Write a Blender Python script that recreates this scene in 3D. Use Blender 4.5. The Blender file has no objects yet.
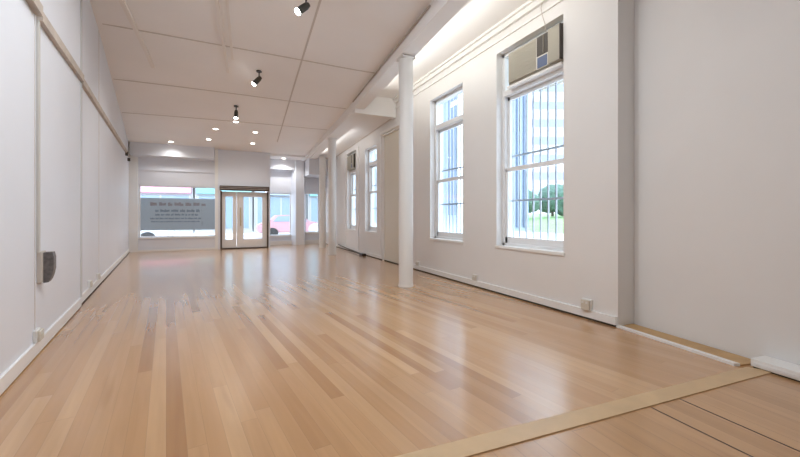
import bpy, bmesh, math, random
from mathutils import Vector, Matrix
PI = math.pi
R = math.radians
random.seed(7)
S = bpy.context.scene
C = S.collection

# ------------------------------------------------------------------ camera, world, lights, exposure
EYE = 1.15
YAW = 24.69
FPX = 372.0
cam_d = bpy.data.cameras.new('camera')
cam_d.sensor_width = 36.0
cam_d.lens = 36.0 * FPX / 800.0
cam_d.shift_y = -12.5 / 800.0
cam_d.clip_end = 400
cam = bpy.data.objects.new('camera', cam_d)
C.objects.link(cam)
cam.location = (0, 0, EYE)
cam.rotation_euler = (R(90), 0, R(-YAW))
S.camera = cam

w = bpy.data.worlds.new('overcast_sky')
S.world = w
w.use_nodes = True
wn = w.node_tree.nodes
bg = wn['Background']
bg.inputs['Color'].default_value = (0.84, 0.92, 1.0, 1)
bg.inputs['Strength'].default_value = 5.0

S.view_settings.view_transform = 'Standard'
S.view_settings.look = 'None'
S.view_settings.gamma = 1
S.view_settings.use_curve_mapping = False
S.view_settings.exposure = 0.15
try:
    S.cycles.use_denoising = True
    S.cycles.denoising_prefilter = 'ACCURATE'
    S.cycles.max_bounces = 8
    S.cycles.diffuse_bounces = 5
    S.cycles.transparent_max_bounces = 24
    S.cycles.sample_clamp_indirect = 6
    S.cycles.caustics_reflective = False
    S.cycles.caustics_refractive = False
except Exception:
    pass


def area(name, loc, direction, sx, sy, power, col=(1, 1, 1), portal=False):
    d = bpy.data.lights.new(name, 'AREA')
    d.shape = 'RECTANGLE'
    d.size, d.size_y = sx, sy
    d.energy = power
    d.color = col
    if portal:
        d.cycles.is_portal = True
    o = bpy.data.objects.new(name, d)
    C.objects.link(o)
    o.location = loc
    o.rotation_euler = Vector(direction).to_track_quat('-Z', 'Y').to_euler()
    return o


# unseen fill lights under the ceiling, added to brighten the room
area('ceiling_fill', (0.9, -0.8, 3.9), (0, 0.3, -1), 2.6, 1.4, 18, (0.93, 0.97, 1.0))
area('ceiling_fill', (0.6, 3.0, 3.95), (0, 0.1, -1), 2.4, 1.0, 78, (0.93, 0.97, 1.0))
# daylight: sky portals in the windows
for (yy, hh, zz, ww) in ((3.82, 2.8, 2.12, 1.2), (5.88, 2.7, 2.06, 1.15), (9.9, 2.4, 1.9, .9), (11.57, 2.5, 1.95, .85)):
    area('sky_portal', (3.99, yy, zz), (-1, 0, 0), ww, hh, 1, portal=True)
area('sky_portal', (-0.4, 15.0, 1.4), (0, -1, 0), 4.6, 1.9, 1, portal=True)
# unseen area lights behind the beam, added to brighten the window bay
area('bay_fill', (2.86, 5.2, 3.77), (1, 0, 0.05), 4.6, 0.12, 15, (1, 0.98, 0.90))
area('bay_fill', (2.98, 11.4, 3.36), (1, 0, 0.0), 3.4, 0.10, 4, (1, 0.98, 0.94))

# ------------------------------------------------------------------ materials


def mat(name, col, rough=0.6, metal=0.0, noise=0.0, nscale=3.0, bump=0.0, spec=None, emis=None, estr=0.0):
    m = bpy.data.materials.new(name)
    m.use_nodes = True
    nt = m.node_tree
    b = nt.nodes['Principled BSDF']
    b.inputs['Base Color'].default_value = (*col, 1)
    b.inputs['Roughness'].default_value = rough
    b.inputs['Metallic'].default_value = metal
    if spec is not None:
        b.inputs['Specular IOR Level'].default_value = spec
    if emis:
        b.inputs['Emission Color'].default_value = (*emis, 1)
        b.inputs['Emission Strength'].default_value = estr
    if noise or bump:
        tc = nt.nodes.new('ShaderNodeTexCoord')
        n = nt.nodes.new('ShaderNodeTexNoise')
        n.inputs['Scale'].default_value = nscale
        n.inputs['Detail'].default_value = 4
        nt.links.new(tc.outputs['Object'], n.inputs['Vector'])
        if noise:
            r = nt.nodes.new('ShaderNodeValToRGB')
            r.color_ramp.elements[0].color = (*[c * (1 - noise) for c in col], 1)
            r.color_ramp.elements[1].color = (*[min(1, c * (1 + noise)) for c in col], 1)
            r.color_ramp.elements[0].position = .3
            r.color_ramp.elements[1].position = .7
            nt.links.new(n.outputs['Fac'], r.inputs['Fac'])
            nt.links.new(r.outputs['Color'], b.inputs['Base Color'])
        if bump:
            bp = nt.nodes.new('ShaderNodeBump')
            bp.inputs['Strength'].default_value = bump
            bp.inputs['Distance'].default_value = .01
            nt.links.new(n.outputs['Fac'], bp.inputs['Height'])
            nt.links.new(bp.outputs['Normal'], b.inputs['Normal'])
    return m


def glass_mat(name, tint=(0.93, 0.97, 1.0), refl=0.06):
    m = bpy.data.materials.new(name)
    m.use_nodes = True
    nt = m.node_tree
    nt.nodes.clear()
    out = nt.nodes.new('ShaderNodeOutputMaterial')
    mix = nt.nodes.new('ShaderNodeMixShader')
    tr = nt.nodes.new('ShaderNodeBsdfTransparent')
    gl = nt.nodes.new('ShaderNodeBsdfGlossy')
    tr.inputs['Color'].default_value = (*tint, 1)
    gl.inputs['Roughness'].default_value = .02
    mix.inputs[0].default_value = refl
    nt.links.new(tr.outputs[0], mix.inputs[1])
    nt.links.new(gl.outputs[0], mix.inputs[2])
    nt.links.new(mix.outputs[0], out.inputs[0])
    return m


def floor_mat(name, angle, pw, plen, cols, gapc, gapw, rough, seed=0.0):
    """strip floor: boards of width pw run along local y turned by angle"""
    m = bpy.data.materials.new(name)
    m.use_nodes = True
    nt = m.node_tree
    N, L = nt.nodes, nt.links
    b = N['Principled BSDF']
    tc = N.new('ShaderNodeTexCoord')
    mp = N.new('ShaderNodeMapping')
    mp.inputs['Rotation'].default_value = (0, 0, angle)
    mp.inputs['Location'].default_value = (seed, seed * 1.7, 0)
    L.new(tc.outputs['Object'], mp.inputs['Vector'])
    sp = N.new('ShaderNodeSeparateXYZ')
    L.new(mp.outputs[0], sp.inputs[0])

    def M(op, a, b_=None, c=None):
        n = N.new('ShaderNodeMath')
        n.operation = op
        for i, v in enumerate((a, b_, c)):
            if v is None:
                continue
            if isinstance(v, (int, float)):
                n.inputs[i].default_value = v
            else:
                L.new(v, n.inputs[i])
        return n.outputs[0]
    u = M('DIVIDE', sp.outputs['X'], pw)
    row = M('FLOOR', u)
    fu = M('FRACT', u)
    wn1 = N.new('ShaderNodeTexWhiteNoise')
    wn1.noise_dimensions = '1D'
    L.new(row, wn1.inputs['W'])
    v = M('ADD', M('DIVIDE', sp.outputs['Y'], plen), M('MULTIPLY', wn1.outputs['Value'], 7.3))
    idx = M('FLOOR', v)
    fv = M('FRACT', v)
    cb = N.new('ShaderNodeCombineXYZ')
    L.new(row, cb.inputs[0])
    L.new(idx, cb.inputs[1])
    wn2 = N.new('ShaderNodeTexWhiteNoise')
    wn2.noise_dimensions = '2D'
    L.new(cb.outputs[0], wn2.inputs['Vector'])
    ramp = N.new('ShaderNodeValToRGB')
    el = ramp.color_ramp.elements
    el[0].position, el[0].color = 0, (*cols[0], 1)
    el[1].position, el[1].color = 1, (*cols[-1], 1)
    for i, c in enumerate(cols[1:-1]):
        e = el.new((i + 1) / (len(cols) - 1))
        e.color = (*c, 1)
    L.new(wn2.outputs['Value'], ramp.inputs['Fac'])
    # grain
    mp2 = N.new('ShaderNodeMapping')
    mp2.inputs['Scale'].default_value = (20, 1.0, 1)
    L.new(mp.outputs[0], mp2.inputs['Vector'])
    add = N.new('ShaderNodeVectorMath')
    add.operation = 'ADD'
    L.new(mp2.outputs[0], add.inputs[0])
    sc = N.new('ShaderNodeVectorMath')
    sc.operation = 'SCALE'
    sc.inputs['Scale'].default_value = 31.0
    L.new(wn2.outputs['Color'], sc.inputs[0])
    L.new(sc.outputs[0], add.inputs[1])
    ns = N.new('ShaderNodeTexNoise')
    ns.inputs['Scale'].default_value = 1.0
    ns.inputs['Detail'].default_value = 5
    ns.inputs['Distortion'].default_value = .6
    L.new(add.outputs[0], ns.inputs['Vector'])
    gr = N.new('ShaderNodeValToRGB')
    gr.color_ramp.elements[0].position, gr.color_ramp.elements[0].color = .25, (.80, .76, .72, 1)
    gr.color_ramp.elements[1].position, gr.color_ramp.elements[1].color = .65, (1.05, 1.05, 1.05, 1)
    L.new(ns.outputs['Fac'], gr.inputs['Fac'])
    mul = N.new('ShaderNodeMixRGB')
    mul.blend_type = 'MULTIPLY'
    mul.inputs[0].default_value = .55
    L.new(ramp.outputs[0], mul.inputs[1])
    L.new(gr.outputs[0], mul.inputs[2])
    # dark heartwood patches, long and thin
    mp3 = N.new('ShaderNodeMapping')
    mp3.inputs['Scale'].default_value = (7, .55, 1)
    L.new(mp.outputs[0], mp3.inputs['Vector'])
    n3 = N.new('ShaderNodeTexNoise')
    n3.inputs['Scale'].default_value = 1.0
    n3.inputs['Detail'].default_value = 2
    L.new(mp3.outputs[0], n3.inputs['Vector'])
    r3 = N.new('ShaderNodeValToRGB')
    r3.color_ramp.elements[0].position, r3.color_ramp.elements[0].color = .64, (1, 1, 1, 1)
    r3.color_ramp.elements[1].position, r3.color_ramp.elements[1].color = .78, (.66, .56, .50, 1)
    L.new(n3.outputs['Fac'], r3.inputs['Fac'])
    mul2 = N.new('ShaderNodeMixRGB')
    mul2.blend_type = 'MULTIPLY'
    mul2.inputs[0].default_value = .75
    L.new(mul.outputs[0], mul2.inputs[1])
    L.new(r3.outputs[0], mul2.inputs[2])
    # gaps
    g1 = M('LESS_THAN', fu, gapw / pw)
    g2 = M('LESS_THAN', fv, .003 / plen)
    g = M('MAXIMUM', g1, g2)
    mg = N.new('ShaderNodeMixRGB')
    L.new(M('MULTIPLY', g, .6), mg.inputs[0])
    L.new(mul2.outputs[0], mg.inputs[1])
    mg.inputs[2].default_value = (*gapc, 1)
    L.new(mg.outputs[0], b.inputs['Base Color'])
    b.inputs['Roughness'].default_value = rough + .06
    b.inputs['Coat Weight'].default_value = .9
    b.inputs['Coat Roughness'].default_value = .22
    bp = N.new('ShaderNodeBump')
    bp.inputs['Strength'].default_value = .05
    bp.inputs['Distance'].default_value = .002
    L.new(M('MULTIPLY', g, -1.0), bp.inputs['Height'])
    L.new(bp.outputs[0], b.inputs['Normal'])
    return m


TH7 = math.atan(234 / FPX) - R(YAW)       # the boards run 7.5 degrees off the right wall
M_floor = floor_mat('oak_strip_floor', TH7 * -1, .088, 2.3,
                    [(.40, .205, .088), (.50, .28, .128), (.52, .295, .138), (.54, .315, .15), (.60, .37, .19)],
                    (.30, .17, .09), .002, .21)
M_floor2 = floor_mat('oak_strip_floor_rear', R(3.5), .125, 3.1,
                     [(.46, .255, .11), (.50, .285, .13), (.53, .305, .145)], (.16, .08, .04), .0025, .30, 3.3)
M_wall = mat('white_wall_paint', (.78, .77, .76), .55, noise=.02, nscale=1.3, bump=.05)
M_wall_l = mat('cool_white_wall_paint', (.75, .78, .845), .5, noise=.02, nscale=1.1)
M_ceil = mat('ceiling_paint', (.90, .89, .885), .75, noise=.02, nscale=.8)
M_trim = mat('white_gloss_trim', (.83, .83, .82), .35)
M_frame = mat('white_window_frame', (.80, .81, .82), .4)
M_col = mat('column_paint', (.76, .76, .75), .45)
M_taupe = mat('taupe_painted_rail', (.50, .44, .39), .6, noise=.15, nscale=5)
M_bat = mat('ceiling_batten_paint', (.86, .83, .80), .7)
M_batd = mat('ceiling_joint', (.63, .59, .56), .8)
M_strip = mat('pale_timber_strip', (.60, .42, .24), .4, noise=.08, nscale=6)
M_raw = mat('raw_timber', (.50, .31, .14), .5, noise=.1, nscale=7)
M_black = mat('black_plastic', (.02, .02, .022), .4)
M_dark = mat('dark_grey_metal', (.07, .068, .06), .45, metal=.4)
M_gap = mat('painted_shadow_gap', (.03, .022, .018), .9)  # near-black colour that paints the shade in the gaps under skirtings
M_box = mat('dark_grey_plastic_cover', (.13, .12, .12), .5, noise=.3, nscale=30)
M_beige = mat('beige_plastic', (.52, .48, .44), .5)
M_ac = mat('aged_beige_casing', (.38, .355, .29), .5)
M_acl = mat('pale_grey_casing', (.70, .68, .62), .5)
M_acd = mat('dark_brown_louvres', (.05, .04, .032), .5)
M_acb = mat('blue_grey_panel', (.10, .14, .25), .4)
M_glass = glass_mat('window_glass')
M_sign = mat('grey_blue_window_film', (.42, .46, .50), .6)
_nt = M_sign.node_tree
_tl = _nt.nodes.new('ShaderNodeBsdfTranslucent')
_tl.inputs['Color'].default_value = (.48, .48, .48, 1)
_mx = _nt.nodes.new('ShaderNodeMixShader')
_mx.inputs[0].default_value = .5
_nt.links.new(_nt.nodes['Principled BSDF'].outputs[0], _mx.inputs[1])
_nt.links.new(_tl.outputs[0], _mx.inputs[2])
_nt.links.new(_mx.outputs[0], _nt.nodes['Material Output'].inputs[0])
M_signt = mat('brown_grey_lettering', (.22, .24, .27), .7)
M_signr = mat('dull_brown_lettering', (.32, .25, .25), .7)
M_brown = mat('dark_brown_steel', (.055, .035, .03), .5)
M_door = mat('pale_door_paint', (.78, .76, .75), .45)
M_brass = mat('brass', (.55, .42, .2), .35, metal=.7)
M_sock = mat('grey_white_socket_plastic', (.74, .74, .72), .4)
M_sockd = mat('socket_front', (.62, .58, .50), .5)
M_lamp = mat('lamp_glow', (1, 1, 1), .4, emis=(1, .97, .93), estr=26)
M_dl = mat('downlight_glow', (1, 1, 1), .4, emis=(1, .95, .88), estr=14)
M_bar = mat('white_bar_paint', (.50, .54, .60), .5)
M_grass = mat('lawn_grass', (.22, .38, .16), .9, noise=.2, nscale=2)
M_pave = mat('pale_paving', (.68, .67, .68), .8, noise=.1, nscale=2)
M_road = mat('asphalt', (.50, .49, .52), .85, noise=.1, nscale=1)
M_fac = mat('pale_render', (.46, .46, .46), .8, noise=.03, nscale=.5)
M_facw = mat('blue_grey_glazing', (.24, .32, .40), .3)
M_blue = mat('blue_grey_cladding', (.21, .26, .36), .6)
M_bluel = mat('pale_blue_cladding', (.36, .44, .52), .6)
M_pink = mat('pink_signboard', (.75, .32, .42), .6)
M_teal = mat('teal_signboard', (.20, .42, .45), .6)
M_red = mat('red_car_paint', (.55, .30, .33), .3)
M_silver = mat('silver_car_paint', (.55, .56, .60), .3)
M_tyre = mat('tyre_rubber', (.03, .03, .03), .8)
M_leaf = mat('dark_green_leaves', (.08, .15, .12), .8, noise=.4, nscale=6)
M_trunk = mat('bark', (.08, .06, .045), .9)
M_conv = mat('grey_cover_batten', (.60, .61, .62), .6)
M_cream = mat('cream_door_paint', (.74, .70, .60), .5)

# ------------------------------------------------------------------ mesh helpers


class MB:
    def __init__(s):
        s.bm = bmesh.new()

    def box(s, x0, x1, y0, y1, z0, z1, mx=None, bev=0.0):
        b2 = bmesh.new()
        bmesh.ops.create_cube(b2, size=1)
        for v in b2.verts:
            v.co = Vector(((x0 + x1) / 2 + v.co.x * (x1 - x0), (y0 + y1) / 2 + v.co.y * (y1 - y0), (z0 + z1) / 2 + v.co.z * (z1 - z0)))
        if bev:
            bmesh.ops.bevel(b2, geom=b2.edges[:], offset=bev, segments=2, affect='EDGES', profile=.5)
        s._merge(b2, mx)
        return s

    def cyl(s, p0, p1, r0, r1=None, seg=20, mx=None):
        p0, p1 = Vector(p0), Vector(p1)
        r1 = r0 if r1 is None else r1
        b2 = bmesh.new()
        bmesh.ops.create_cone(b2, cap_ends=True, segments=seg, radius1=r0, radius2=r1, depth=(p1 - p0).length)
        q = (p1 - p0).to_track_quat('Z', 'Y')
        M_ = Matrix.Translation((p0 + p1) / 2) @ q.to_matrix().to_4x4()
        b2.transform(M_)
        s._merge(b2, mx)
        return s

    def tube(s, pts, r, seg=8):
        for a, b in zip(pts[:-1], pts[1:]):
            s.cyl(a, b, r, seg=seg)
        return s

    def prism(s, poly, axis, a0, a1, mx=None):
        """poly: 2D outline in the two other axes (in xyz order), pushed from a0 to a1 along axis"""
        b2 = bmesh.new()

        def P(p, a):
            if axis == 'x':
                return (a, p[0], p[1])
            if axis == 'y':
                return (p[0], a, p[1])
            return (p[0], p[1], a)
        v0 = [b2.verts.new(P(p, a0)) for p in poly]
        v1 = [b2.verts.new(P(p, a1)) for p in poly]
        n = len(poly)
        b2.faces.new(v0)
        b2.faces.new(v1[::-1])
        for i in range(n):
            b2.faces.new((v0[i], v1[i], v1[(i + 1) % n], v0[(i + 1) % n]))
        bmesh.ops.recalc_face_normals(b2, faces=b2.faces[:])
        s._merge(b2, mx)
        return s

    def _merge(s, b2, mx):
        if mx is not None:
            b2.transform(mx)
        me = bpy.data.meshes.new('tmp')
        b2.to_mesh(me)
        b2.free()
        s.bm.from_mesh(me)
        bpy.data.meshes.remove(me)

    def build(s, name, m, parent=None, smooth=False):
        me = bpy.data.meshes.new(name)
        s.bm.to_mesh(me)
        s.bm.free()
        o = bpy.data.objects.new(name, me)
        C.objects.link(o)
        me.materials.append(m)
        if smooth:
            me.shade_smooth()
            try:
                me.set_sharp_from_angle(angle=R(35))
            except Exception:
                pass
        if parent:
            o.parent = parent
        return o


def struct(o):
    o['kind'] = 'structure'
    return o


def tag(o, label, cat, group=None, kind=None):
    o['label'] = label
    o['category'] = cat
    if group:
        o['group'] = group
    if kind:
        o['kind'] = kind
    return o


def empty(name, loc=(0, 0, 0), rz=0.0):
    o = bpy.data.objects.new(name, None)
    C.objects.link(o)
    o.location = loc
    o.rotation_euler = (0, 0, rz)
    return o


def children(o):
    return [c for c in bpy.data.objects if c.parent == o]


def copy_tree(o, parent=None):
    c = o.copy()
    C.objects.link(c)
    c.parent = parent
    for ch in children(o):
        copy_tree(ch, c)
    return c


# ------------------------------------------------------------------ room geometry
XR = 3.65                       # face of the right wall


def lw(y):                      # face of the left wall (runs 7.8 degrees off the right one)
    return -1.34 - .1375 * (y - 3.24)


def cz(x, y):                   # the old ceiling falls towards the street and rises to the left
    base = 4.03 - .06 * (y - 4.3) if y > 2 else 4.168
    t = min(max((2.5 - x) / (2.5 - lw(y)), 0), 1)
    return base + .45 * min(max((14 - y) / 6, 0), 1) * t


def wall_with_holes(mb, x0, x1, y0, y1, z0, z1, holes, along='y'):
    ys = sorted(set([y0, y1] + [h[0] for h in holes] + [h[1] for h in holes]))
    for a, b in zip(ys[:-1], ys[1:]):
        hs = sorted([(h[2], h[3]) for h in holes if h[0] <= a + 1e-6 and h[1] >= b - 1e-6])
        z = z0
        segs = []
        for (c, d) in hs:
            segs.append((z, c))
            z = d
        segs.append((z, z1))
        for (c, d) in segs:
            if d - c > 1e-4:
                if along == 'y':
                    mb.box(x0, x1, a, b, c, d)
                else:
                    mb.box(a, b, x0, x1, c, d)
    bmesh.ops.remove_doubles(mb.bm, verts=mb.bm.verts[:], dist=1e-5)
    return mb


# floor: two fields of boards divided by the pale strip


def poly_floor(name, pts, m, z=0.0, t=.12):
    mb = MB()
    mb.prism(pts, 'z', z - t, z)
    return struct(mb.build(name, m))


def sy(x):                      # centre line of the pale strip
    return 1.595 - .052 * x


poly_floor('floor', [(lw(15.9) - .4, 15.9), (lw(1.6) - .2, sy(-1.3)), (4.2, sy(4.2)), (4.2, 15.9)], M_floor)
poly_floor('floor_rear', [(lw(1.6) - .2, sy(-1.3)), (-.2, -3.2), (4.2, -3.2), (4.2, sy(4.2))], M_floor2)
mb = MB()
mb.prism([(lw(1.6), sy(-1.1) + .062), (3.56, sy(3.56) + .055), (3.66, sy(3.66) - .07), (lw(1.6), sy(-1.1) - .062)], 'z', .0005, .007)
struct(mb.build('trim_1', M_strip))
for (pa, pb) in (((2.30, 1.40), (2.16, -.6)), ((2.57, 1.39), (2.42, -.6))):      # two wide open seams between the rear boards
    mb = MB()
    mb.prism([pa, (pa[0] + .009, pa[1]), (pb[0] + .009, pb[1]), pb], 'z', .0003, .0012)
    struct(mb.build('trim_%d' % (90 + int(pa[0] * 10) % 10), M_brown))
# white lip and raw timber strip in front of the alcove
mb = MB()
mb.prism([(3.635, 2.56), (3.515, 1.52), (3.555, 1.50), (3.680, 2.56)], 'z', .0005, .022)
struct(mb.build('trim_2', M_trim))
mb = MB()
mb.prism([(3.682, 2.555), (3.557, 1.50), (3.77, 1.45), (3.885, 2.545)], 'z', .0005, .012)
struct(mb.build('trim_3', M_raw))

# ceiling as a fine sloping sheet with thickness
mb = MB()
bm = mb.bm
NY, NX = 34, 12
grid = []
for j in range(NY + 1):
    y = -3.2 + (14.35 + 3.2) * j / NY
    row = []
    for i in range(NX + 1):
        xa, xb = lw(y) - .1, 2.62
        x = xa + (xb - xa) * i / NX
        row.append((bm.verts.new((x, y, cz(x, y))), bm.verts.new((x, y, cz(x, y) + .15))))
    grid.append(row)
for j in range(NY):
    for i in range(NX):
        a, b, c, d = grid[j][i], grid[j][i + 1], grid[j + 1][i + 1], grid[j + 1][i]
        bm.faces.new((a[0], d[0], c[0], b[0]))
        bm.faces.new((a[1], b[1], c[1], d[1]))
struct(mb.build('ceiling', M_ceil, smooth=True))


def follow(name, x0, y0, x1, y1, wd, th, m, n=10):
    """a flat batten fixed under the ceiling, following its slope"""
    mb_ = MB()
    bm_ = mb_.bm
    d = Vector((x1 - x0, y1 - y0, 0)).normalized()
    s_ = Vector((-d.y, d.x, 0)) * wd / 2
    rings = []
    for k in range(n + 1):
        p = Vector((x0 + (x1 - x0) * k / n, y0 + (y1 - y0) * k / n, 0))
        r_ = []
        for q, dz in ((p - s_, .01), (p + s_, .01), (p + s_, -th), (p - s_, -th)):
            r_.append(bm_.verts.new((q.x, q.y, cz(q.x, q.y) + dz)))
        rings.append(r_)
    for a, b in zip(rings[:-1], rings[1:]):
        for i in range(4):
            bm_.faces.new((a[i], a[(i + 1) % 4], b[(i + 1) % 4], b[i]))
    bm_.faces.new(rings[0][::-1])
    bm_.faces.new(rings[-1])
    bmesh.ops.recalc_face_normals(bm_, faces=bm_.faces[:])
    return struct(mb_.build(name, m))


k = 4
for yy in (1.7, 4.45, 7.10, 9.2, 11.1):        # cross joints of the ceiling sheets
    follow('trim_%d' % k, lw(yy) - .05, yy + .43, 2.58, yy - .43, .03, .006, M_batd)
    k += 1
follow('trim_%d' % k, -1.52, 3.0, -1.36, 8.7, .07, .035, M_bat); k += 1
follow('trim_%d' % k, -.36, 2.6, -.02, 8.2, .05, .03, M_bat); k += 1
follow('trim_%d' % k, -.18, 2.6, .06, 7.6, .04, .02, M_bat); k += 1
follow('trim_%d' % k, 1.03, 2.0, 1.42, 12.6, .03, .006, M_batd); k += 1

# left wall
mb = MB()
ang = math.atan(.1375)
MXL = Matrix.Translation((lw(0), 0, 0)) @ Matrix.Rotation(ang, 4, 'Z')     # local y runs along the wall, local x = 0 is its face


def ly(y):                      # room y -> distance along the wall
    return y / math.cos(ang)


mb.box(-.2, 0, ly(-3.2), ly(6.0), -.1, 4.9, MXL)
mb.box(-.2, -.02, ly(6.0), ly(14.45), -.1, 4.9, MXL)
wall_l = struct(mb.build('wall_left', M_wall_l))
mb = MB()
mb.box(-.01, .018, ly(-3.2), ly(5.97), .012, .115, MXL)
mb.box(-.03, -.002, ly(5.98), ly(14.3), .012, .115, MXL)
struct(mb.build('baseboard_left', M_trim))
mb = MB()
mb.box(-.02, .006, ly(-3.2), ly(14.3), .0, .014, MXL)  # dark strip painting the shadow line below the left baseboard
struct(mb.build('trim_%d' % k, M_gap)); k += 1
for (yy, wd, th, m_) in ((4.02, .010, .004, M_batd), (6.03, .09, .03, M_conv), (7.78, .02, .004, M_batd)):
    mb = MB()
    o0 = -.02 if yy > 6 else 0
    mb.box(o0 - .005, o0 + th, ly(yy) - wd / 2, ly(yy) + wd / 2, .115, 4.6, MXL)
    struct(mb.build('trim_%d' % k, m_)); k += 1

# rear wall behind the camera
mb = MB()
mb.box(-1.2, 4.4, -3.4, -3.2, -.1, 4.6)
struct(mb.build('wall_back', M_wall))

# right wall with four window openings
WIN = [(3.24, 4.47, .70, 3.58), (5.36, 6.50, .70, 3.45), (9.46, 10.40, .70, 3.10), (11.3, 12.25, .70, 3.25)]
mb = MB()
wall_with_holes(mb, XR, XR + .30, 2.55, 15.6, -.1, 4.4, WIN)
struct(mb.build('wall_right', M_wall))
# alcove wall, slightly out of square
mb = MB()
mb.prism([(3.905, 2.75), (3.905, 2.50), (3.21, -3.3), (3.6, -3.3), (4.2, 2.75)], 'z', -.1, 4.4)
struct(mb.build('wall_alcove', M_wall))
mb = MB()
mb.box(XR - .028, XR, 2.56, 7.62, .022, .105)
mb.box(XR - .028, XR, 9.05, 15.45, .022, .105)
struct(mb.build('baseboard_right', M_trim))
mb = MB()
mb.box(XR - .020, XR, 2.56, 15.45, .0005, .023)  # dark strip standing in for the shade under the right baseboard
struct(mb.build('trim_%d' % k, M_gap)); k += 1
# cornice of the right wall: two stepped mouldings
mb = MB()
mb.box(XR - .05, XR, 2.55, 8.25, 3.86, 3.96)
mb.box(XR - .09, XR, 2.55, 8.25, 3.93, 3.99)
mb.box(XR - .022, XR, 2.55, 8.25, 3.74, 3.765)
struct(mb.build('trim_%d' % k, M_trim)); k += 1
# bay ceiling beyond the beam: high near the camera, lower past y = 8.3
mb = MB()
mb.box(2.62, 3.98, -3.2, 8.3, 3.97, 4.3)
mb.prism([(8.3, 4.3), (8.3, 3.56), (15.6, 3.30), (15.6, 4.3)], 'x', 2.62, 3.98)
mb.box(2.62, 3.66, 8.18, 8.34, 3.52, 4.2)
struct(mb.build('ceiling_bay', M_ceil))
mb = MB()
mb.box(3.0, 3.08, 2.6, 8.15, 3.945, 3.972)
struct(mb.build('trim_%d' % k, M_trim)); k += 1
mb = MB()
mb.prism([(8.36, 3.57), (8.36, 3.54), (14.2, 3.33), (14.2, 3.36)], 'x', XR - .03, XR)
struct(mb.build('trim_%d' % k, M_batd)); k += 1

# beam carried by the columns, falling with the ceiling


def bx(y):
    return 2.64 + .03 * (y - 5.5)


mb = MB()
bm = mb.bm
rings = []
for y in (-3.2, 2.0, 5.5, 9.5, 14.4):
    xb = bx(y) - .12
    zb = 3.75 - .05 * (y - 5.5) if y > 2 else 3.925
    zt = 4.4
    rings.append([bm.verts.new(p) for p in ((xb, y, zb), (xb + .24, y, zb), (xb + .24, y, zt), (xb, y, zt))])
for a, b in zip(rings[:-1], rings[1:]):
    for i in range(4):
        bm.faces.new((a[i], b[i], b[(i + 1) % 4], a[(i + 1) % 4]))
bm.faces.new(rings[0]); bm.faces.new(rings[-1][::-1])
bmesh.ops.recalc_face_normals(bm, faces=bm.faces[:])
struct(mb.build('ceiling_beam', M_ceil))
# cover strip at the head of the beam
mb = MB()
for (a, b) in ((4.4, 5.5), (5.5, 8.2)):
    za, zb_ = cz(2.5, a) - .03, cz(2.5, b) - .03
    mb.cyl((bx(a) - .14, a, za), (bx(b) - .14, b, zb_), .014, seg=8)
struct(mb.build('trim_%d' % k, M_taupe)); k += 1

# ------------------------------------------------------------------ sash windows in the right wall


def sash_window(n, y0, y1, z0, z1, trans, meet):
    xf = XR + .11
    root = empty('window_%d' % n, (xf, (y0 + y1) / 2, z0))
    root['kind'] = 'structure'
    inv = Matrix.Translation((-xf, -(y0 + y1) / 2, -z0))

    def B(name, boxes, m, bev=0):
        mb_ = MB()
        for b_ in boxes:
            mb_.box(*b_, mx=inv, bev=bev)
        return mb_.build(name, m, root)
    f = .055
    B('window_frame', [(xf, xf + .12, y0, y0 + f, z0, z1), (xf, xf + .12, y1 - f, y1, z0, z1),
                       (xf, xf + .12, y0, y1, z1 - f, z1), (xf, xf + .12, y0, y1, z0, z0 + .05)], M_frame, .004)
    B('transom_bar', [(xf - .02, xf + .10, y0 + f, y1 - f, trans, trans + .09)], M_frame, .006)
    # upper sash, lower sash
    s_ = .045
    a, b_ = y0 + f, y1 - f
    B('upper_sash', [(xf + .06, xf + .10, a, a + s_, meet, trans), (xf + .06, xf + .10, b_ - s_, b_, meet, trans),
                     (xf + .06, xf + .10, a, b_, meet - .02, meet + .03), (xf + .06, xf + .10, a, b_, trans - .05, trans)], M_frame, .003)
    B('lower_sash', [(xf + .015, xf + .055, a, a + s_, z0 + .05, meet), (xf + .015, xf + .055, b_ - s_, b_, z0 + .05, meet),
                     (xf + .015, xf + .055, a, b_, meet - .03, meet + .03), (xf + .015, xf + .055, a, b_, z0 + .05, z0 + .14)], M_frame, .003)
    B('window_pane', [(xf + .078, xf + .082, a + .01, b_ - .01, meet, trans - .01)], M_glass)
    B('window_pane', [(xf + .033, xf + .037, a + .01, b_ - .01, z0 + .1, meet)], M_glass)
    B('window_sill', [(XR - .018, xf + .005, y0 - .02, y1 + .02, z0 - .03, z0 + .012)], M_trim, .005)
    return root, B


def bars(y0, y1, z0, z1, rails, label, n):
    x = XR + .26
    root = empty('window_security_grille', (x, (y0 + y1) / 2, z0))
    inv = Matrix.Translation((-x, -(y0 + y1) / 2, -z0))
    for i in range(n):
        y = y0 + (y1 - y0) * (i + .5) / n
        mb_ = MB()
        mb_.box(x - .01, x + .01, y - .01, y + .01, z0 + .02, z1 - .01, mx=inv)
        mb_.build('bar', M_bar, root)
    for z in rails:
        mb_ = MB()
        mb_.box(x - .016, x - .007, y0 - .0, y1 + .0, z - .014, z + .014, mx=inv)
        mb_.build('cross_rail', M_bar, root)
    tag(root, label, 'security grille', 'window security grilles')


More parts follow.
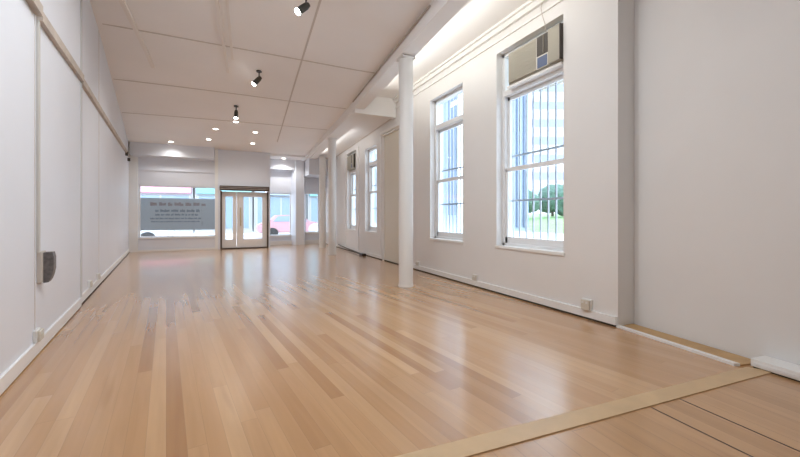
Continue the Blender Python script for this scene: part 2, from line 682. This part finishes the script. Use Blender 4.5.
W = []
specs = [(1, *WIN[0], 2.93, 1.84), (2, *WIN[1], 2.86, 1.84), (3, *WIN[2], 2.62, 1.84), (4, *WIN[3], 2.58, 1.84)]
for s_ in specs:
    n, y0, y1, z0, z1, tr, me = s_
    root, B = sash_window(n, y0, y1, z0, z1, tr, me)
    xf = XR + .11
    if n in (2, 3):
        B('window_pane', [(xf + .05, xf + .054, y0 + .05, y1 - .05, tr + .08, z1 - .05)], M_glass)
    elif n == 1:
        B('window_pane', [(xf + .05, xf + .054, y1 - .23, y1 - .05, tr + .08, z1 - .05)], M_glass)
grl = ['white security bars outside the tall window that holds the big air conditioner',
       'white security bars outside the second tall window, seen just right of the nearest column',
       'white security bars outside the far window of the pair, without an air conditioner',
       'white security bars outside the farthest side window, under the small air conditioner']
for s_, lb in zip(specs, grl):
    n, y0, y1, z0, z1, tr, me = s_
    bars(y0 + .01, y1 - .01, z0, tr if n in (1, 4) else z1, (1.38, 2.05), lb, 9 if n < 3 else 7)

# window air conditioners


def air_conditioner(y0, y1, z0, z1, label):
    L_, H = y1 - y0, z1 - z0
    root = empty('window_air_conditioner', (XR, y0, z0))

    def B(name, boxes, m, par=root, bev=.003):
        mb_ = MB()
        for b_ in boxes:
            mb_.box(*b_, bev=bev)
        return mb_.build(name, m, par)
    B('casing', [(.0, .62, 0, L_, 0, H)], M_ac, bev=.008)
    # local y grows away from the camera
    g = B('intake_grille', [(-.02, .0, L_ * .43, L_ - .015, .02, H - .02)], M_ac, bev=.004)
    B('grille_slats', [(-.024, -.018, L_ * .45, L_ - .04, .05 + i * (H - .1) / 11, .057 + i * (H - .1) / 11) for i in range(12)], M_ac, g, 0)
    p = B('control_column', [(-.022, 0, L_ * .21, L_ * .43, .02, H - .02)], M_acl)
    B('outlet_louvres', [(-.026, -.02, L_ * .225, L_ * .415, H * .40, H * .95)], M_acd, p, 0)
    for i in (1,):
        B('louvre_blade', [(-.034, -.026, L_ * .235 + i * L_ * .057, L_ * .235 + i * L_ * .057 + .006, H * .43, H * .92)], M_ac, p, 0)
    B('control_panel', [(-.026, -.02, L_ * .235, L_ * .405, H * .06, H * .36)], M_acb, p, 0)
    B('front_panel', [(-.05, 0, .012, L_ * .20, .015, H - .015)], M_ac, bev=.006)
    B('side_flange', [(-.052, -.0, .0, .011, .015, H - .015)], M_acd, bev=0)
    tag(root, label, 'air conditioner', 'window air conditioners')
    return root


air_conditioner(3.245, 4.20, 3.025, 3.48, 'large beige air conditioner filling the top of the nearest tall window')
air_conditioner(11.36, 12.18, 2.68, 3.16, 'small beige air conditioner high in the farthest window of the right wall')
# white apron of the air conditioner shelf
mb = MB()
mb.box(XR + .0, XR + .11, 3.27, 4.24, 2.985, 3.02, bev=.004)
struct(mb.build('window_shelf', M_trim))

# thin cable dropping from the cornice to the big air conditioner
mb = MB()
mb.tube([(XR - .02, 3.52, 3.95), (XR - .035, 3.56, 3.80), (XR - .03, 3.53, 3.66), (XR - .03, 3.50, 3.58), (XR - .012, 3.5, 3.47)], .004, 6)
tag(mb.build('power_cable', M_taupe), 'thin grey cable hanging from the cornice down to the air conditioner', 'cable')

# cream blocked doorway between the windows and the nearest column
root = empty('door_2', (XR, 8.25, 0)); root['kind'] = 'structure'
mb = MB(); mb.box(-.012, 0, -.58, .62, 0.0, 3.22); mb.build('door_panel', M_cream, root)
mb = MB()
mb.box(-.03, 0, .62, .72, 0, 3.3); mb.box(-.03, 0, -.66, -.58, 0, 3.3)
mb.build('door_frame', M_wall, root)
mb = MB()
mb.box(-.10, 0, -.68, .74, 3.24, 3.31, bev=.01); mb.box(-.06, 0, -.66, .72, 3.19, 3.24, bev=.01)
mb.build('door_hood', M_trim, root)
# panel joints under the far pair of windows
mb = MB()
for yy in (9.12, 10.98, 12.4):
    mb.box(XR - .02, XR, yy, yy + .06, .1, 3.3)
struct(mb.build('trim_%d' % k, M_trim)); k += 1

# ------------------------------------------------------------------ shop front
YF = 14.3
xl = lw(14.3)
WTOP, WBOT = 2.14, .46
# left display window wall
mb = MB()
wall_with_holes(mb, YF, YF + .18, xl - .2, -.36, -.1, 3.9, [(-2.63, -.40, WBOT, WTOP)], along='x')
struct(mb.build('wall_front', M_wall_l))
root = empty('window_5', (-1.5, YF, WBOT)); root['kind'] = 'structure'


def BW(name, boxes, m, par, org, bev=.003):
    mb_ = MB()
    inv = Matrix.Translation(-Vector(org))
    for b_ in boxes:
        mb_.box(*b_, mx=inv, bev=bev)
    return mb_.build(name, m, par)


o_ = (-1.5, YF, WBOT)
BW('window_frame', [(-2.63, -2.59, YF + .05, YF + .12, WBOT, WTOP), (-.44, -.40, YF + .05, YF + .12, WBOT, WTOP),
                    (-2.63, -.40, YF + .05, YF + .12, WTOP - .03, WTOP), (-2.63, -.40, YF + .05, YF + .12, WBOT, WBOT + .03)], M_frame, root, o_)
BW('window_pane', [(-2.6, -.43, YF + .083, YF + .087, WBOT + .02, WTOP - .02)], M_glass, root, o_, 0)
BW('window_sill', [(-2.66, -.40, YF - .04, YF + .06, WBOT - .05, WBOT - .005)], M_trim, root, o_)
BW('window_apron', [(-2.66, -.44, YF - .015, YF, .10, .385)], M_wall_l, root, o_)
BW('window_apron', [(-2.70, -.40, YF - .05, YF, .0, .06)], M_trim, root, o_)
# corner pilaster, fascia box above the display window
mb = MB()
mb.box(xl - .05, -2.64, YF - .06, YF, 0, 3.44)
mb.box(-.44, -.34, YF - .10, YF, 0, 3.5)
struct(mb.build('trim_%d' % k, M_trim)); k += 1
mb = MB()
mb.prism([(YF, 3.03), (YF - .32, 3.07), (YF - .32, 3.7), (YF, 3.7)], 'x', xl + .06, -.45)
struct(mb.build('trim_%d' % k, M_wall_l)); k += 1
mb = MB()
mb.box(-2.64, -.44, YF - .03, YF, 2.62, 2.66)
struct(mb.build('trim_%d' % k, M_wall_l)); k += 1

# grey film sign on the display window, seen from behind
root = empty('window_sign', (-1.53, YF + .10, .68))
mb = MB(); mb.box(-1.08, 1.08, 0, .006, 0, 1.06); mb.build('sign_panel', M_sign, root)
rnd = random.Random(3)


def scribble(name, x0, x1, z, h, m):
    """rows of unreadable stroke blocks standing for the faded lettering"""
    x = x0
    while x < x1 - .03:
        mb_ = MB()
        for _ in range(rnd.randint(2, 6)):      # one word: strokes of uneven height touching each other
            w_ = rnd.uniform(.25, .6) * h
            xe = min(x + w_, x1)
            if xe - x > .004:
                mb_.box(x, xe, -.004, -.0005, z + h * rnd.uniform(0, .15), z + h * rnd.uniform(.6, 1))
            x = xe
        if len(mb_.bm.verts):
            mb_.build(name, m, root)
        x += h * .45


scribble('lettering', -.80, .80, .80, .13, M_signr)
scribble('lettering', -.66, .62, .60, .10, M_signt)
scribble('lettering', -.66, .62, .48, .07, M_signt)
scribble('lettering', -.80, .66, .36, .06, M_signt)
scribble('lettering', -.78, .62, .26, .05, M_signt)
tag(root, 'grey blue sign panel with faded lettering hanging in the front display window', 'sign')

# door bay
mb = MB()
mb.box(-.36, 1.36, YF - .08, YF + .20, 2.19, 3.9)
mb.box(-.36, -.27, YF - .08, YF + .20, 0, 2.19)
mb.box(1.30, 1.36, YF - .08, YF + 1.2, 0, 2.19)
mb.box(1.26, 1.36, YF + .20, YF + 1.2, 2.19, 3.9)
struct(mb.build('wall_entrance', M_wall_l))
root = empty('door_1', (.5, YF, 0)); root['kind'] = 'structure'
o_ = (.5, YF, 0)
BW('door_frame', [(-.27, -.22, YF - .10, YF + .05, 0, 2.02), (1.25, 1.30, YF - .10, YF + .05, 0, 2.02),
                  (-.27, 1.30, YF - .10, YF + .05, 0.0, .04)], M_brown, root, o_)


def leaf(name, x0, x1, gx0, gx1):
    l_ = BW(name, [(x0, gx0, YF - .02, YF + .03, .04, 2.0), (gx1, x1, YF - .02, YF + .03, .04, 2.0),
                   (gx0, gx1, YF - .02, YF + .03, .04, .33), (gx0, gx1, YF - .02, YF + .03, 1.83, 2.0)], M_door, root, o_, 0)
    BW('door_pane', [(gx0 - .005, gx1 + .005, YF + .003, YF + .007, .32, 1.84)], M_glass, l_, o_, 0)
    return l_


leaf('side_leaf', -.22, .24, -.11, .12)
l2 = leaf('door_leaf', .25, 1.25, .47, 1.09)
BW('door_handle', [(.36, .385, YF - .07, YF - .045, .80, 1.45), (.36, .385, YF - .05, YF - .02, .82, .85), (.36, .385, YF - .05, YF - .02, 1.40, 1.43)], M_brass, l2, o_, .002)
root = empty('roller_shutter_box', (.52, YF - .10, 2.03))
mb = MB(); mb.box(-.81, .80, -.10, .0, 0, .165, bev=.012); mb.build('housing', M_brown, root)
for za in (.055, .11):
    mb = MB(); mb.box(-.79, .78, -.105, -.098, za, za + .012); mb.build('seam', M_taupe, root)
tag(root, 'dark brown roller shutter box mounted over the glass entrance door', 'shutter box')

# set-back display window right of the door
Y2 = 15.5
mb = MB()
wall_with_holes(mb, Y2, Y2 + .15, 1.30, 3.98, -.1, 3.7, [(1.42, 2.28, .38, 2.07), (2.83, 3.41, .48, 2.10)], along='x')
mb.prism([(2.28, Y2), (2.40, Y2 - .45), (2.72, Y2 - .45), (2.83, Y2)], 'z', 0, 3.5)
struct(mb.build('wall_front_recess', M_wall_l))
for n, (a, b, c, d) in ((6, (1.42, 2.28, .38, 2.07)), (7, (2.83, 3.41, .48, 2.10))):
    o_ = ((a + b) / 2, Y2, c)
    root = empty('window_%d' % n, o_); root['kind'] = 'structure'
    BW('window_frame', [(a, a + .04, Y2 + .03, Y2 + .1, c, d), (b - .04, b, Y2 + .03, Y2 + .1, c, d), (a, b, Y2 + .03, Y2 + .1, d - .04, d), (a, b, Y2 + .03, Y2 + .1, c, c + .03)], M_frame, root, o_)
    BW('window_pane', [(a + .03, b - .03, Y2 + .062, Y2 + .066, c + .02, d - .03)], M_glass, root, o_, 0)
    BW('window_sill', [(a - .03, b + .03, Y2 - .06, Y2 + .04, c - .05, c - .003)], M_trim, root, o_)
mb = MB()
mb.box(1.2, 3.98, 14.30, 15.7, 3.36, 3.6)
struct(mb.build('ceiling_recess', M_ceil))
mb = MB()
mb.box(1.36, 2.5, Y2 - .35, Y2, 2.98, 3.37)
mb.box(2.75, 3.65, 14.2, Y2, 2.72, 3.37)
struct(mb.build('trim_%d' % k, M_wall_l)); k += 1
mb = MB()
mb.box(1.36, 3.65, Y2 - .10, Y2 - .002, 0.0005, .16, bev=.004)
struct(mb.build('baseboard_front', M_trim))

# ------------------------------------------------------------------ columns


def column(x, y, ztop, label):
    root = empty('column', (x, y, 0))
    mb_ = MB(); mb_.cyl((0, 0, .035), (0, 0, ztop - .04), .118, seg=32); mb_.build('shaft', M_col, root, smooth=True)
    mb_ = MB(); mb_.cyl((0, 0, 0.0), (0, 0, .035), .126, .122, seg=32); mb_.build('base', M_col, root, smooth=True)
    mb_ = MB(); mb_.box(-.118, .118, -.118, .118, ztop - .04, ztop - .001, bev=.005); mb_.build('cap_plate', M_col, root)
    tag(root, label, 'column', 'columns under the ceiling beam')


column(2.64, 5.51, 3.745, 'white painted column nearest the camera, standing by the side windows')
column(2.80, 10.94, 3.475, 'white column under the beam, second from the camera, beside the far window pair')
column(3.12, 13.6, 3.33, 'white column farthest away, just before the recessed front window')

# ------------------------------------------------------------------ ceiling fittings


def spot_light(name, loc, direction, power, ang_, col=(1, .96, .91), r=.04, blend=.6):
    d = bpy.data.lights.new(name, 'SPOT')
    d.energy = power
    d.spot_size = R(ang_)
    d.spot_blend = blend
    d.shadow_soft_size = r
    d.color = col
    o = bpy.data.objects.new(name, d)
    C.objects.link(o)
    o.location = loc
    o.rotation_euler = Vector(direction).to_track_quat('-Z', 'Y').to_euler()
    return o


def spotlight(x, y, direction, label, drop=.12, dark=True):
    z = cz(x, y)
    root = empty('ceiling_spotlight', (x, y, z))
    d = Vector(direction).normalized()
    mb_ = MB(); mb_.cyl((0, 0, -.022), (0, 0, .02), .052, seg=24); mb_.build('mounting_plate', M_dark, root, True)
    mb_ = MB(); mb_.cyl((0, 0, -.02), (0, 0, -drop), .012, seg=10)
    mb_.cyl((0, 0, -drop), Vector((0, 0, -drop)) + d * .03, .016, seg=10); mb_.build('arm', M_black, root, True)
    c0 = Vector((0, 0, -drop)) - d * .05 + Vector((0, 0, -.035))
    mb_ = MB()
    mb_.cyl(c0, c0 + d * .05, .030, .046, seg=24)
    mb_.cyl(c0 + d * .05, c0 + d * .19, .046, .050, seg=24)
    mb_.build('lamp_head', M_dark, root, True)
    mb_ = MB()
    mb_.cyl(c0 + d * .185, c0 + d * .215, .046, .042, seg=24)
    mb_.build('lens', M_lamp, root, True)
    tag(root, label, 'spotlight', 'adjustable ceiling spotlights')
    p = Vector((x, y, z)) + c0 + d * .24
    spot_light('spot_beam', p, d, 55, 95)
    return root


cr, sr = math.cos(R(YAW)), math.sin(R(YAW))


def cdir(a, b, c):              # right, away, up
    return (a * cr + b * sr, -a * sr + b * cr, c)


spotlight(.95, 5.12, cdir(-.62, -.30, -.62), 'dark ceiling spotlight nearest the camera, tilted to the left', .12)
spotlight(.54, 7.84, cdir(-.62, -.15, -.72), 'dark tilted ceiling spotlight between the nearest and the farthest one', .12)
spotlight(.16, 9.94, cdir(0.0, -.12, -1), 'small dark ceiling spotlight farthest away, pointing straight down', .12)

dls = [(-.35, 11.92, 'round recessed downlight in the middle row, on its left'),
       (.71, 11.80, 'round recessed downlight in the middle row, on its right'),
       (.17, 11.08, 'round recessed downlight standing nearest behind the small hanging spotlight'),
       (-.58, 13.03, 'round recessed downlight in the back row, above the left door post'),
       (.70, 13.05, 'round recessed downlight in the back row, above the right door edge'),
       (-1.66, 13.62, 'round recessed downlight close above the display window with the grey sign')]
for (x, y, lb) in dls:
    z = cz(x, y)
    root = empty('recessed_downlight', (x, y, z))
    mb_ = MB(); mb_.cyl((0, 0, -.012), (0, 0, .03), .085, .09, seg=28); mb_.build('trim_ring', M_trim, root, True)
    mb_ = MB(); mb_.cyl((0, 0, -.018), (0, 0, -.008), .06, seg=24); mb_.build('lamp_disc', M_dl, root, True)
    tag(root, lb, 'downlight', 'recessed ceiling downlights')
    spot_light('downlight_beam', (x, y, z - .05), (0, 0, -1), 36, 150, r=.06, blend=1.0)
root = empty('recessed_downlight', (1.9, 14.75, 3.36))
mb_ = MB(); mb_.cyl((0, 0, -.012), (0, 0, .03), .085, .09, seg=28); mb_.build('trim_ring', M_trim, root, True)
mb_ = MB(); mb_.cyl((0, 0, -.018), (0, 0, -.008), .06, seg=24); mb_.build('lamp_disc', M_dl, root, True)
tag(root, 'round recessed downlight over the set back window right of the door', 'downlight', 'recessed ceiling downlights')
spot_light('downlight_beam', (1.9, 14.75, 3.30), (0, 0, -1), 40, 150, r=.06)

# ------------------------------------------------------------------ left wall fittings
# picture rail in two lengths
root = empty('picture_rail', (0, 0, 0))


def rail(y0, y1, z0, z1, t=.045):
    mb_ = MB()
    h_ = .085
    mb_.prism([(ly(y0), z0), (ly(y1), z1), (ly(y1), z1 + h_), (ly(y0), z0 + h_)], 'x', -.03, t, MXL)
    return mb_.build('rail_length', M_taupe, root)


rail(-2.6, 4.03, 2.79, 2.80, .05)
rail(4.07, 6.0, 2.78, 2.86, .04)
rail(6.0, 13.9, 2.86, 2.97, .02)
for yy, dz in ((12.9, .08), (13.7, .02)):
    mb_ = MB(); mb_.box(-.02, .05, ly(yy), ly(yy) + .1, 2.80 + dz, 2.90 + dz, MXL, bev=.01); mb_.build('bracket', M_dark, root)
tag(root, 'long taupe picture rail running high along the left wall', 'rail')

# conduit from rail to switch box
mb = MB()
mb.box(.0, .02, ly(4.06), ly(4.10), .84, 2.78, MXL, bev=.004)
tag(mb.build('cable_conduit', mat('conduit_paint', (.56, .55, .52), .5)), 'thin vertical cable conduit on the left wall above the dark box', 'conduit')
root = empty('wall_box', (lw(4.17), 4.17, .70), ang)
mb = MB(); mb.box(0, .03, -.10, .05, -.11, .15, bev=.004); mb.build('back_plate', M_beige, root)
prof = [(.03, .14), (.088, .14), (.096, .10), (.096, 0), (.088, -.05), (.076, -.09), (.062, -.115), (.03, -.12)]
mb = MB(); mb.prism(prof, 'y', -.04, .05); mb.build('cover', M_box, root)
tag(root, 'dark grey wall box with rounded front on the left wall under the conduit', 'wall box')


def socket(label, mx, w_=.11, h_=.085, t=.045):
    root_ = empty('power_socket')
    root_.matrix_world = mx
    mb_ = MB(); mb_.box(0, t * .6, -w_ / 2, w_ / 2, 0, h_, bev=.006); mb_.build('box', M_sock, root_)
    mb_ = MB(); mb_.box(t * .6, t, -w_ / 2 + .008, w_ / 2 - .008, .008, h_ - .008, bev=.006); f_ = mb_.build('face_plate', M_sockd, root_)
    for s2 in (-1, 1):
        mb_ = MB()
        mb_.box(t, t + .004, s2 * w_ * .22 - .012, s2 * w_ * .22 + .012, h_ * .62, h_ * .80)
        mb_.build('switch', M_sock, f_)
    tag(root_, label, 'power socket', 'wall power sockets')


RX = Matrix.Rotation(PI, 4, 'Z')
socket('grey power socket low on the right wall below the nearest tall window', Matrix.Translation((XR, 2.90, .10)) @ RX, .12, .125, .06)
socket('grey power socket above the skirting between the two tall windows', Matrix.Translation((XR, 4.98, .10)) @ RX, .12, .10)
socket('small power socket above the skirting just right of the nearest column', Matrix.Translation((XR, 7.0, .10)) @ RX, .12, .09)
for (yy, lb) in ((4.03, 'beige power socket low on the left wall, nearest the camera'),
                 (6.75, 'small socket above the left skirting, nearer of the close pair'),
                 (7.55, 'small socket above the left skirting, farther of the close pair')):
    o0 = 0 if yy < 6 else -.02
    h0 = .118
    socket(lb, MXL @ Matrix.Translation((o0, ly(yy), h0)), .13 if yy < 5 else .12, .10)

# white skirting trunking at the right edge with end cap
root = empty('skirting_trunking', (3.615, 1.455, 0), -.10)
mb = MB(); mb.box(-.015, .155, -.30, 0, .012, .072, bev=.005); mb.build('body', M_trim, root)
mb = MB(); mb.box(-.019, -.014, -.28, -.02, .024, .048, bev=.002); mb.build('cover_strip', M_frame, root)
mb = MB(); mb.box(-.022, .14, -.325, -.30, .010, .064, bev=.005); mb.build('end_cap', M_trim, root)
mb = MB(); mb.box(.0, .13, -.31, -.01, .0005, .0125); mb.build('foot', M_gap, root)  # dark slab, shade under the trunking put into its colour
tag(root, 'white boxed skirting section where the pale strip meets the alcove wall', 'skirting box')
mb = MB()
mb.prism([(3.60, 1.12), (3.44, -.2), (3.565, -.2), (3.73, 1.12)], 'z', .02, .10)
struct(mb.build('baseboard_alcove', M_trim))

# cable and black plug on the floor by the far windows
root = empty('extension_lead', (XR - .16, 10.2, 0))
mb = MB(); mb.box(-.05, .07, -.16, .14, 0.002, .075, bev=.015); mb.build('plug_block', M_black, root)
mb = MB(); mb.tube([(0, .1, .06), (.03, .5, .05), (.07, 1.1, .055), (.08, 1.8, .07), (.10, 2.6, .10), (.12, 3.0, .12)], .018, 8); mb.build('cord', M_dark, root)
tag(root, 'black plug block and cord lying along the foot of the right wall', 'extension lead')

# ------------------------------------------------------------------ outside: street
poly_floor('ground_street', [(-40, 15.95), (4.0, 15.95), (4.0, 19), (-40, 19)], M_pave, -.12, .1)
poly_floor('ground_road', [(-40, 19), (40, 19), (40, 27.5), (-40, 27.5)], M_road, -.22, .1)
poly_floor('ground_far_pavement', [(-40, 27.5), (40, 27.5), (40, 30), (-40, 30)], M_pave, -.12, .2)


def shop(x0, x1, h_, fascia, label, wallm):
    root_ = empty('shop_building', ((x0 + x1) / 2, 30, -.12))
    w2 = (x1 - x0) / 2
    mb_ = MB(); mb_.box(-w2, w2, 0, 6, 0, h_); mb_.build('wall', wallm, root_)
    mb_ = MB(); mb_.box(-w2 + .2, w2 - .2, -.08, .0, .4, 2.7); s1 = mb_.build('shop_window', M_facw, root_)
    n_ = max(2, int(w2 / .9))
    for i in range(n_ + 1):
        xx = -w2 + .2 + (2 * w2 - .4) * i / n_
        mb_ = MB()
        mb_.box(xx - .05, xx + .05, -.12, -.08, .4, 2.7)
        mb_.build('mullion', M_fac, s1)
    mb_ = MB(); mb_.box(-w2 + .1, w2 - .1, -.35, 0, 2.85, 3.75, bev=.02); mb_.build('fascia', fascia, root_)
    for zz in (4.6, 7.4):
        if zz + 1.5 < h_:
            for i in range(max(2, int(w2 / 1.0))):
                xx = -w2 + (2 * w2) * (i + .5) / max(2, int(w2 / 1.0))
                mb_ = MB(); mb_.box(xx - .45, xx + .45, -.04, 0, zz, zz + 1.5); mb_.build('upper_window', M_facw, root_)
    tag(root_, label, 'building', 'shops across the street')


shop(-13.5, -6.3, 8, M_pink, 'pale shop with wide pink fascia across the street, behind the grey sign', M_fac)
shop(-6.2, -2.3, 7, M_pink, 'shop with short pink fascia across the street, left of the teal fascia', M_fac)
shop(-2.2, 1.6, 9, M_teal, 'shop with teal fascia across the street, seen through the entrance door', M_fac)
shop(1.7, 5.6, 8, M_bluel, 'shop with pale blue fascia opposite, seen through the set back window', M_fac)
shop(5.7, 12, 9, M_teal, 'pale corner shop with teal fascia across the street, farthest right', M_fac)


def car(x, y, m, label, rz=0):
    root_ = empty('parked_car', (x, y, -.22), rz)
    body = [(-2.1, .35), (-2.15, .75), (-1.9, .95), (-1.2, 1.0), (1.35, 1.0), (1.95, .85), (2.15, .7), (2.1, .35)]
    mb_ = MB(); mb_.prism(body, 'y', -.85, .85); bmesh.ops.bevel(mb_.bm, geom=mb_.bm.edges[:], offset=.06, segments=2, affect='EDGES')
    mb_.build('body', m, root_, True)
    cab = [(-1.55, .98), (-1.05, 1.42), (.35, 1.45), (1.05, .98)]
    mb_ = MB(); mb_.prism(cab, 'y', -.72, .72); mb_.build('cabin', m, root_)
    mb_ = MB(); mb_.prism([(-1.3, 1.02), (-.98, 1.36), (.30, 1.38), (.85, 1.02)], 'y', -.735, .735); mb_.build('side_glass', M_facw, root_)
    for sx in (-1.3, 1.3):
        for s2 in (-.8, .8):
            mb_ = MB(); mb_.cyl((sx, s2 - .1, .33), (sx, s2 + .1, .33), .33, seg=20); mb_.build('wheel', M_tyre, root_, True)
    tag(root_, label, 'car', 'cars parked in the street')


car(3.7, 24.5, M_red, 'red car parked outside, behind the glass entrance door')
car(6.2, 20.4, M_silver, 'silver car parked outside the far right front window')
car(-4.6, 20.6, M_silver, 'silver car parked outside the display window, below the sign')

# ------------------------------------------------------------------ outside: garden side
mb = MB()
bm = mb.bm
v = [bm.verts.new(p) for p in ((4.0, -3, -.1), (4.0, 15.9, -.1), (8.5, 15.9, .25), (8.5, -3, .25), (60, 15.9, 2.0), (60, -3, 2.0), (60, 80, 2.0), (8.5, 80, .25), (4.0, 80, -.1), (4, 31, -.1))]
bm.faces.new((v[0], v[3], v[2], v[1])); bm.faces.new((v[3], v[5], v[4], v[2]))
struct(mb.build('ground_garden', M_pave))
mb = MB()
bm = mb.bm
for (a, b) in ((2.5, 8.0), (8.0, 16.0)):
    pass
pts = [(6.2, 2.0, .0), (6.2, 14.0, .0), (13.8, 14.0, .0), (13.9, 18, .0), (33, 34, .0), (33, 2, .0)]
vs = []
def gz(x): return .10 + (x - 8.5) * .050
top = [bm.verts.new((p[0], p[1], gz(p[0]) + .08)) for p in pts]
bot = [bm.verts.new((p[0], p[1], gz(p[0]) + .02)) for p in pts]
bm.faces.new(top); bm.faces.new(bot[::-1])
for i in range(len(pts)):
    j = (i + 1) % len(pts)
    bm.faces.new((top[i], bot[i], bot[j], top[j]))
bmesh.ops.recalc_face_normals(bm, faces=bm.faces[:])
tag(mb.build('lawn', M_grass), 'bright green lawn outside the tall side windows', 'lawn', kind='stuff')

# banded apartment block far off, facing the camera's side
Zb = 58.0
cx_, cy_ = cdir(0, 1, 0)[0] * Zb, cdir(0, 1, 0)[1] * Zb
root = empty('apartment_block', (cx_ + cr * 26.5, cy_ - sr * 26.5, 1.0), -R(YAW))
mb = MB(); mb.box(-6.2, 16, 0, 12, 0, 26); mb.build('wall', M_fac, root)
for i in range(8):
    z = 3.0 + i * 2.75
    f_ = None
    mb = MB(); mb.box(-6.0, 15.8, -.05, 0, z, z + 1.25); f_ = mb.build('window_band', M_facw if i == 0 else M_blue, root)
tag(root, 'white apartment block with blue grey window bands beyond the lawn', 'building')
# neighbouring wing with vertical blue fins, near
root = empty('finned_building', (13.6, 14.2, 0), 0)
mb = MB(); mb.box(-1.75, .0, 0, 3, 0, 14); mb.build('wall', M_bluel, root)
for q in range(4):
    mb = MB(); mb.box(-1.70 + q * .44, -1.45 + q * .44, -.14, 0, .6, 13.6); mb.build('fin', M_blue, root)
tag(root, 'neighbouring building with vertical blue fins outside the nearest tall window', 'building')
root = empty('garden_wing', (11.4, 18.5, 0), 0)
mb = MB(); mb.box(-2.4, .9, 0, 7, 0, 13); mb.build('wall', M_bluel, root)
for q in range(4):
    mb = MB(); mb.box(-2.2 + q * .8, -1.75 + q * .8, -.1, 0, 1.2, 12.4); mb.build('window_strip', M_blue, root)
tag(root, 'pale blue building wing outside the second tall window', 'building')


def shrub(x, y, z, r, label, sd):
    root_ = empty('shrub', (x, y, z))
    rr = random.Random(sd)
    b2 = bmesh.new()
    for i in range(7):
        b3 = bmesh.new()
        bmesh.ops.create_icosphere(b3, subdivisions=3, radius=r * rr.uniform(.5, .8))
        off = Vector((rr.uniform(-.5, .5) * r, rr.uniform(-.5, .5) * r, r * rr.uniform(.8, 1.2)))
        for v_ in b3.verts:
            v_.co = v_.co * (1 + rr.uniform(-.09, .09)) + off
        me_ = bpy.data.meshes.new('t'); b3.to_mesh(me_); b3.free(); b2.from_mesh(me_); bpy.data.meshes.remove(me_)
    mb_ = MB(); mb_.bm.free(); mb_.bm = b2
    mb_.build('foliage', M_leaf, root_)
    mb_ = MB(); mb_.cyl((0, 0, -.04), (0, 0, r * .8), r * .08, seg=8); mb_.build('stem', M_trunk, root_)
    tag(root_, label, 'shrub', 'shrubs beyond the lawn')


shrub(22.4, 24.0, 1.0, 1.35, 'dark shrub at the far edge of the lawn, leftmost through the near window', 1)
shrub(25.4, 23.7, 1.15, 1.45, 'dark shrub at the far edge of the lawn, middle one through the near window', 2)
shrub(28.8, 23.4, 1.3, 1.5, 'dark shrub at the far edge of the lawn, rightmost through the near window', 3)

# every separate length of moulding becomes an object of its own


def split_islands(o):
    bm_ = bmesh.new()
    bm_.from_mesh(o.data)
    bm_.verts.ensure_lookup_table()
    seen, isl = set(), []
    for v_ in bm_.verts:
        if v_.index in seen:
            continue
        st, grp = [v_], {v_.index}
        seen.add(v_.index)
        while st:
            a_ = st.pop()
            for e_ in a_.link_edges:
                b_ = e_.other_vert(a_)
                if b_.index not in seen:
                    seen.add(b_.index); grp.add(b_.index); st.append(b_)
        isl.append(grp)
    bm_.free()
    if len(isl) < 2:
        return
    src = o.data
    for n_, grp in enumerate(isl):
        b2 = bmesh.new()
        b2.from_mesh(src)
        b2.verts.ensure_lookup_table()
        bmesh.ops.delete(b2, geom=[v_ for v_ in b2.verts if v_.index not in grp], context='VERTS')
        me_ = bpy.data.meshes.new(o.name)
        b2.to_mesh(me_)
        b2.free()
        me_.materials.append(src.materials[0])
        if n_ == 0:
            o.data = me_
        else:
            c_ = bpy.data.objects.new(o.name, me_)
            c_['kind'] = 'structure'
            C.objects.link(c_)


for o in [o for o in bpy.data.objects if o.type == 'MESH' and o.parent is None and o.name.startswith(('trim_', 'baseboard_'))]:
    split_islands(o)
